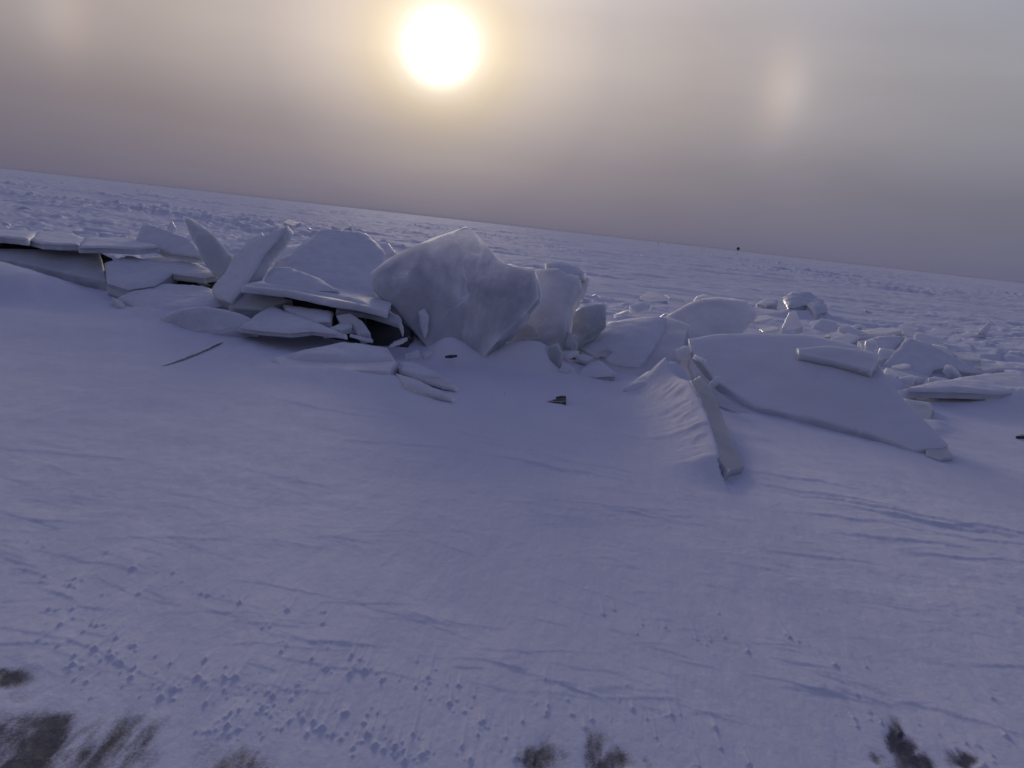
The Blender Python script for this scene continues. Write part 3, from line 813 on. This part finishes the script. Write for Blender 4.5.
slab('Y2', 'small ice stub under the pointed corner of the broad tilted plate', [(925, 447, 7.3), (948, 447, 7.25), (953, 456, 7.05), (940, 460, 6.98), (926, 455, 7.1)], .12, M_ICE_GREY, None, name='ice_chunk', cat='ice chunk')
slab('Y3', 'buried grey plate edge showing along the seam beside the broad tilted plate', [(690, 352, 9.3), (705, 366, 8.95), (722, 385, 8.55), (745, 402, 8.2), (764, 412, 8.0), (752, 411, 7.95), (722, 398, 8.2), (700, 376, 8.65)], .10, M_ICE_GREY, None, offset=-.09)
# ---- right back group
slab('AA1', 'gable shaped slab behind the broad plate, over a small dark cave', [(907, 337, 13.0), (933, 345, 12.8), (957, 357, 12.5), (975, 367, 12.2), (990, 374, 12.0), (962, 372, 12.05), (950, 366, 12.2), (934, 370, 12.1), (930, 377, 11.95), (906, 374, 12.1), (880, 366, 12.4)], .2, M_ICE_PALE, True, .02)
slab('AA2', 'dark creased slab leaning on the gable shaped slab from the left', [(858, 341, 13.2), (880, 336, 13.4), (906, 335.5, 13.2), (893, 352, 12.7), (880, 367, 12.3), (866, 354, 12.7)], .15, M_ICE_PALE, True, .015)
slab('AA3', 'wide snow shelf with straight dark underside at the right edge of the ridge', [(896, 391, 9.7), (930, 382.5, 10.4), (985, 374, 11.2), (1050, 376, 11.4), (1060, 393, 10.3), (1000, 394, 10.0), (958, 392, 9.85)], .085, M_ICE_PALE, True, .04)
slab('AA5', 'thin striped snow plate between the broad plate and the snow shelf', [(879, 370, 11.6), (892, 369, 11.7), (926, 379, 11.1), (918, 382, 10.9), (898, 381, 10.9), (884, 377, 11.1)], .06, M_ICE_PALE, True, .02)
slab('AA4', 'broken grey block wedged under the snow shelf', [(903, 398, 9.35), (930, 402, 9.2), (934, 408, 9.0), (930, 418, 8.75), (936, 428, 8.4), (942, 437, 8.15), (925, 428, 8.4), (912, 412, 8.85)], .2, M_ICE_GREY)
# ---- out on the plain
slab('BB1', 'isolated snow topped block out on the plain, dark hollow under its near side', [(783, 297, 22.5), (792, 293, 23.2), (804, 292, 23.4), (824, 300, 22.4), (828, 310, 21.6), (816, 315, 21.0), (806, 306, 21.8), (788, 307, 21.8)], .22, M_ICE_PALE, True, .07, cham=.06, rough=.05, facet=.12)
slab('BB2', 'low dark edged plate left of the isolated block', [(757, 303, 23.5), (764, 299, 24.5), (778, 300, 24.3), (777, 305, 23.2), (766, 306, 23.0)], .15, M_ICE_PALE, True, .04)
slab('BB3', 'blunt snowy pyramid of ice just behind the broad tilted plate', [(782, 327, 15.5), (789, 312, 16.5), (796, 311, 16.5), (803, 326, 15.5), (794, 330, 15.2)], .14, M_ICE_PALE, None)
slab('BB4', 'flat snowy plate behind the top edge of the broad tilted plate', [(824, 337, 15.6), (840, 331, 16.8), (870, 333, 16.5), (874, 338, 15.6), (845, 340, 15.2)], .15, M_ICE_PALE, True, .04)
slab('BB5', 'lone pale shard standing on the plain at the far right', [(977, 333, 21.0), (984, 326, 21.2), (989, 320.5, 21.4), (992, 325, 21.3), (987, 334, 20.9)], .07, M_ICE_PALE, None)
slab('BB5b', 'dark snow lump beside the lone pale shard', [(960, 335, 21.0), (968, 331, 21.6), (976, 332, 21.5), (986, 336, 20.9), (972, 338, 20.6)], .25, M_ICE_PALE, True, .03, name='ice_chunk', cat='ice chunk')
slab('BB7', 'cracked ice hummock on the plain above the tipped slab', [(638, 299, 21.8), (645, 293, 22.6), (650, 290, 23.1), (661, 296, 22.3), (668, 301, 21.6), (652, 302, 21.5)], .4, M_ICE_PALE, None)
slab('BB8', 'dark upturned flake on the plain above the leaning slabs', [(283, 222, 40.0), (290, 219, 41), (301, 222.5, 40), (292, 225.5, 38.5)], .2, M_ICE, None)
slab('BB9', 'ragged dark hummock on the far side, left of the peaked slab', [(331, 226, 36.0), (338, 219.5, 37.0), (345, 220, 37.0), (352, 226, 36.0), (343, 230, 35)], .4, M_ICE, None)
slab('BB10', 'tiny bright splinter standing behind the left stack', [(166, 230, 14.0), (170, 220.5, 14.3), (173, 221.5, 14.3), (176, 227, 14.1), (172, 232, 13.9)], .08, M_ICE_PALE, None)
slab('BB11', 'low stub of ice behind the shelf slabs, left of the snow crusted peak', [(127, 237, 13.0), (131, 233, 13.3), (140, 231, 13.4), (143, 236, 13.1), (134, 239, 12.9)], .12, M_ICE, None)
slab('BB12', 'dim ice chunk peering between the snow blanketed slab and the peaked slab', [(373, 247, 13.2), (381, 241, 13.4), (389, 243, 13.3), (396, 252, 13.0), (384, 256, 12.8)], .2, M_ICE, None, name='ice_chunk', cat='ice chunk')
slab('BB13', 'thin flake lying on the left shelf slabs', [(80, 240, 11.9), (90, 237.5, 12.3), (104, 239.5, 12.0), (96, 241.5, 11.7)], .04, M_ICE_PALE)
# ---- slivers in the foreground snow
def surf(px, py, h=0.0):
    d = 3.0
    while d < 40:
        w = at(px, py, d)
        if w.z - ground_z(w.x, w.y) < h: break
        d += .01
    return (px, py, d)
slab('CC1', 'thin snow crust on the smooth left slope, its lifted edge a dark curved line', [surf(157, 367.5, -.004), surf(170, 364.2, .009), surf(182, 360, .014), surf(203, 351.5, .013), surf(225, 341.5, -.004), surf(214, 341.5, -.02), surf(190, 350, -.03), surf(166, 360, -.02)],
     .010, M_DARK, True, .010, name='snow_crust', cat='snow crust', jit=.002, cham=.003, rough=.001)  # dark edge colour stands in for shade in the crack under the crust
for q, (pp, lb) in enumerate([
        ([(543, 402.2, 7.60), (556, 400.6, 7.66), (566, 400.4, 7.67), (566, 402.4, 7.60)], 'lowest and longest of three dark slits in the snow below the column slab'),
        ([(549, 400, 7.68), (558, 398.2, 7.74), (566, 398, 7.75), (566, 399.2, 7.70)], 'middle one of three dark slits in the snow below the column slab'),
        ([(556, 397, 7.80), (561, 395.2, 7.86), (566, 395.4, 7.86), (566, 396.6, 7.81)], 'topmost and shortest of three dark slits in the snow below the column slab'),
        ([(503.4, 398, 7.66), (503.8, 393.5, 7.7), (505, 393.5, 7.7), (505.2, 398, 7.66)], 'tiny dark spike of ice alone in the snow before the peaked slab'),
        ([(1016, 435.8, 8.35), (1021, 433.8, 8.5), (1034, 433.6, 8.55), (1032, 435.4, 8.42)], 'dark ice edge in the snow at the right border'),
        ([(445, 355.6, 8.70), (450, 354.7, 8.75), (457, 354.8, 8.75), (452, 355.8, 8.70)], 'dark nick of ice in the snow heap under the peaked slab')]):
    slab('CD%d' % q, lb, pp, .03, M_DARK, None, name='ice_sliver', cat='ice sliver', jit=.003, cham=.004)

# ---- small broken shards lodged among the slabs
def shard(i, px, py, d, size, lean):
    rnd = random.Random(700 + i)
    c = at(px, py, d)
    n = Vector((rnd.uniform(-1, 1) * lean, rnd.uniform(-1.2, .5) * lean, 1)).normalized()
    u = n.orthogonal().normalized(); v = n.cross(u)
    k = rnd.choice([4, 4, 5, 5, 6]); a0 = rnd.uniform(0, 6)
    pts = []
    el = rnd.uniform(.45, .9)
    for j in range(k):
        a = a0 + 2 * math.pi * (j + rnd.uniform(-.28, .28)) / k
        w = c + (u * math.cos(a) + v * math.sin(a) * el) * size * rnd.uniform(.65, 1.1)
        rel = w - CAM
        dd = rel.dot(Fv)
        pts.append((512 + FPX * rel.dot(Rt) / dd, 384 - FPX * rel.dot(Up) / dd, dd))
    slab('SH%d' % i, 'small snow dusted ice shard lodged among the slabs of the ridge', pts, rnd.uniform(.035, .075), rnd.choice([M_ICE_PALE, M_ICE_PALE, M_ICE]), None, cham=.004, name='ice_shard', cat='ice shard', group='small shards lodged along the ridge', jit=.008)
for i, q in enumerate([(118, 289, 10.5, .13, .5), (150, 298, 10.1, .16, .4), (206, 283, 10.9, .14, .7), (226, 292, 10.3, .14, .5), (172, 289, 10.6, .18, .2),
                       (330, 331, 8.7, .12, .4), (362, 337, 8.8, .14, .6), (398, 341, 8.9, .15, .5), (412, 352, 8.6, .10, .5), (430, 352, 8.9, .13, .7),
                       (570, 352, 9.3, .14, .6), (585, 357, 9.6, .15, .6), (598, 338, 10.2, .16, .8), (606, 352, 9.9, .12, .5), (566, 368, 9.0, .10, .6),
                       (640, 306, 11.6, .22, .5), (622, 312, 11.4, .18, .6), (700, 300, 12.6, .25, .6), (762, 318, 12.0, .24, .6), (770, 329, 11.2, .20, .7),
                       (790, 332, 11.4, .22, .5), (845, 338, 12.4, .3, .3), (872, 345, 12.0, .22, .8), (886, 352, 11.6, .2, .9), (892, 372, 11.0, .2, .5), (905, 383, 10.6, .22, .5),
                       (936, 381, 11.3, .22, .6), (950, 373, 11.9, .2, .8), (884, 380, 10.4, .16, .6), (912, 395, 9.9, .15, .6), (925, 412, 9.1, .14, .7), (936, 427, 8.6, .10, .7),
                       (975, 370, 12.3, .25, .4), (1000, 372, 12.6, .25, .4), (700, 362, 9.0, .12, .8), (716, 380, 8.6, .10, .6), (682, 352, 9.4, .14, .7), (505, 352, 9.5, .10, .7),
                       (856, 332, 14.2, .40, .3), (880, 331, 14.5, .45, .25), (826, 325, 15.5, .5, .3), (905, 331, 14.6, .40, .45), (930, 339, 13.6, .38, .3), (946, 350, 12.9, .35, .35), (968, 356, 12.8, .42, .25), (990, 366, 12.4, .40, .25), (1010, 384, 11.4, .34, .3), (872, 356, 12.2, .3, .35), (899, 366, 11.9, .3, .35), (918, 388, 10.5, .26, .3), (745, 306, 13.2, .35, .35), (676, 297, 13.0, .34, .3)]):
    shard(i, *q)

# ---- snow blown up against the slabs: raise the ground a little where ice meets it
def bank_up():
    from mathutils.kdtree import KDTree
    skip = ('CC', 'CD', 'Y', 'X', 'L', 'P1', 'P2', 'V', 'W', 'D3', 'BB', 'DD', 'G')
    pts = []
    for k, (o, s_, p_) in SLABS.items():
        if any(k.startswith(q) for q in skip if q != 'G') or (k[0] == 'G' and len(k) > 1): continue
        mw = o.matrix_world
        for v_ in o.data.vertices:
            w = mw @ v_.co
            g = w.z - ground_z(w.x, w.y)
            if -.12 < g < .09: pts.append((w.x, w.y, 0))
    kd = KDTree(len(pts))
    for i, q in enumerate(pts): kd.insert(q, i)
    kd.balance()
    me = ground.data
    co = np.empty(len(me.vertices) * 3, np.float32); me.vertices.foreach_get('co', co); co = co.reshape(-1, 3)
    P = np.array(pts)
    rr_ = np.hypot(co[:, 0], co[:, 1])
    idx = np.where((rr_ > 5.2) & (rr_ < 14.5) & (co[:, 0] > P[:, 0].min() - .5) & (co[:, 0] < P[:, 0].max() + .5) & (co[:, 1] > 5))[0]
    dist = np.array([kd.find((float(co[i, 0]), float(co[i, 1]), 0))[2] for i in idx])
    nz = fbm(co[idx, 0].astype(float) * 1.6, co[idx, 1].astype(float) * 1.6, 611, 3)
    co[idx, 2] += (.036 * np.exp(-(dist / .16) ** 1.3) * np.clip(.75 + 1.5 * nz, 0.1, 1.8)).astype(np.float32)
    me.vertices.foreach_set('co', co.ravel()); me.update()
bank_up()

# ---- snow crumbs too far to tell apart: individual lumps strewn over the plain
def chunk_mesh(seed):
    rnd = random.Random(seed)
    bm = bmesh.new()
    for i in range(16):
        bm.verts.new((rnd.uniform(-.5, .5), rnd.uniform(-.45, .45), rnd.uniform(-.25, .5) * rnd.uniform(.3, 1)))
    r = bmesh.ops.convex_hull(bm, input=bm.verts)
    bmesh.ops.delete(bm, geom=[g for g in r['geom_interior'] if isinstance(g, bmesh.types.BMVert)], context='VERTS')
    bmesh.ops.subdivide_edges(bm, edges=bm.edges[:], cuts=1, use_grid_fill=True)
    for v in bm.verts: v.co += noise.noise_vector(v.co * 3 + Vector((seed, 0, 0))) * .04
    return finish(bm, 'ice_lump', 25)
protos = [chunk_mesh(40 + i) for i in range(8)]
for me in protos: me.materials.append(M_ICE_PALE)
rr = random.Random(99)
cnt = 0
while cnt < 44:
    d = 13 * math.exp(rr.random() ** 1.2 * 2.6)
    a = math.radians(rr.uniform(-36, 36))
    X_, Y_ = d * math.sin(a), d * math.cos(a)
    if d < 15 and a < 0: continue
    o = bpy.data.objects.new('ice_lump', protos[cnt % 8])
    s = rr.choice([.10, .13, .16, .2, .28, .4]) * (1 + d / 90)
    o.location = (X_, Y_, ground_z(X_, Y_) + .02 * s)
    o.scale = (s * rr.uniform(.8, 1.8), s * rr.uniform(.7, 1.2), s * rr.uniform(.5, 1.0))
    o.rotation_euler = (rr.uniform(-.35, .35), rr.uniform(-.35, .35), rr.uniform(0, 6.28))
    o['kind'] = 'thing'
    o['label'] = 'small snowy ice lump strewn on the plain beyond the slabs'
    o['category'] = 'ice lump'; o['group'] = 'ice lumps strewn over the far plain'
    col.objects.link(o); cnt += 1

# ---- far markers near the skyline
M_POST, t_ = new_mat('weathered_pale_post'); o_ = t_.n('ShaderNodeOutputMaterial'); p_ = t_.n('ShaderNodeBsdfPrincipled')
tcx = t_.n('ShaderNodeTexCoord'); t_.l(t_.mix(t_.noise(tcx.outputs['Object'], 4), (.42, .42, .44), (.6, .6, .62)), p_.inputs['Base Color']); p_.inputs['Roughness'].default_value = .7; t_.l(p_.outputs[0], o_.inputs[0])
M_PANEL, t_ = new_mat('dark_painted_panel'); o_ = t_.n('ShaderNodeOutputMaterial'); p_ = t_.n('ShaderNodeBsdfPrincipled')
tcx = t_.n('ShaderNodeTexCoord'); t_.l(t_.mix(t_.noise(tcx.outputs['Object'], 3), (.035, .035, .04), (.07, .065, .07)), p_.inputs['Base Color']); p_.inputs['Roughness'].default_value = .6; t_.l(p_.outputs[0], o_.inputs[0])

def tube(bm, a, b, r0, r1, seg=10):
    ax = (b - a).normalized(); u = ax.orthogonal().normalized(); v = ax.cross(u)
    r_a = [bm.verts.new(a + (u * math.cos(k) + v * math.sin(k)) * r0) for k in [2 * math.pi * i / seg for i in range(seg)]]
    r_b = [bm.verts.new(b + (u * math.cos(k) + v * math.sin(k)) * r1) for k in [2 * math.pi * i / seg for i in range(seg)]]
    for i in range(seg):
        j = (i + 1) % seg
        bm.faces.new([r_a[i], r_a[j], r_b[j], r_b[i]])
    bm.faces.new(r_a[::-1]); bm.faces.new(r_b)

def marker(px, dist, label, panel):
    # on the ray's azimuth at a real distance out on the ice
    r = ray(px, 250); a = math.atan2(r.x, r.y)
    X_, Y_ = dist * math.sin(a), dist * math.cos(a)
    e = bpy.data.objects.new('marker_post', None); col.objects.link(e)
    e.location = (X_, Y_, ground_z(X_, Y_) - .1)
    e.rotation_euler = (0, 0, -a)
    e['label'] = label; e['category'] = 'marker post'
    hgt = 2.6 if panel else 2.0
    bm = bmesh.new(); tube(bm, Vector((0, 0, 0)), Vector((0, 0, hgt)), .09, .07)
    link('post', finish(bm, 'post'), M_POST, e)
    bm = bmesh.new(); tube(bm, Vector((0, 0, 0)), Vector((0, 0, .5)), .35, .14); link('snow_mound', finish(bm, 'snow_mound'), M_SNOW, e)
    if panel:
        bm = bmesh.new(); tube(bm, Vector((0, -.12, hgt - .2)), Vector((0, -.07, hgt - .2)), .62, .62, 24)
        link('sign_panel', finish(bm, 'sign_panel'), M_PANEL, e)
    return e
marker(738, 330, 'marker post with a dark round panel near the skyline', True)
marker(657.5, 300, 'bare pale marker post near the skyline, left of the panelled one', False)
slab('DD', 'small dark hump low on the ice between the two far markers', [(699, 251.5, 250), (702, 249.4, 252), (705, 251.2, 251), (704, 252.6, 246), (700, 252.6, 246)], .5, M_DARK, None, name='ice_hump', cat='ice hump')

# ------------------------------------------------------------------ haze in the air over the ice
def haze(density):
    bm = bmesh.new()
    bmesh.ops.create_cube(bm, size=1.0)
    me = bpy.data.meshes.new('haze'); bm.to_mesh(me); bm.free()
    mt, t = new_mat('thin_ice_fog')
    out = t.n('ShaderNodeOutputMaterial')
    v = t.n('ShaderNodeVolumePrincipled')
    v.inputs['Color'].default_value = (.50, .50, .58, 1)
    v.inputs['Density'].default_value = density
    v.inputs['Anisotropy'].default_value = 0.0
    t.l(v.outputs[0], out.inputs['Volume'])
    o = link('haze', me, mt)
    z0, z1 = -2.2, 6.0
    o.scale = (18400, 18400, z1 - z0); o.location = (0, 0, (z0 + z1) / 2)
    o['kind'] = 'stuff'; o['label'] = 'thin cold haze lying over the ice'
HAZE = 1.2e-4
if HAZE: haze(HAZE)

# ------------------------------------------------------------------ render settings
sc.view_settings.view_transform = 'Standard'
sc.view_settings.look = 'None'
sc.view_settings.exposure = 0.0
sc.view_settings.gamma = 1.0
sc.cycles.use_denoising = True
sc.cycles.max_bounces = 8
sc.cycles.volume_bounces = 1
sc.cycles.use_adaptive_sampling = True
sc.cycles.adaptive_threshold = .02
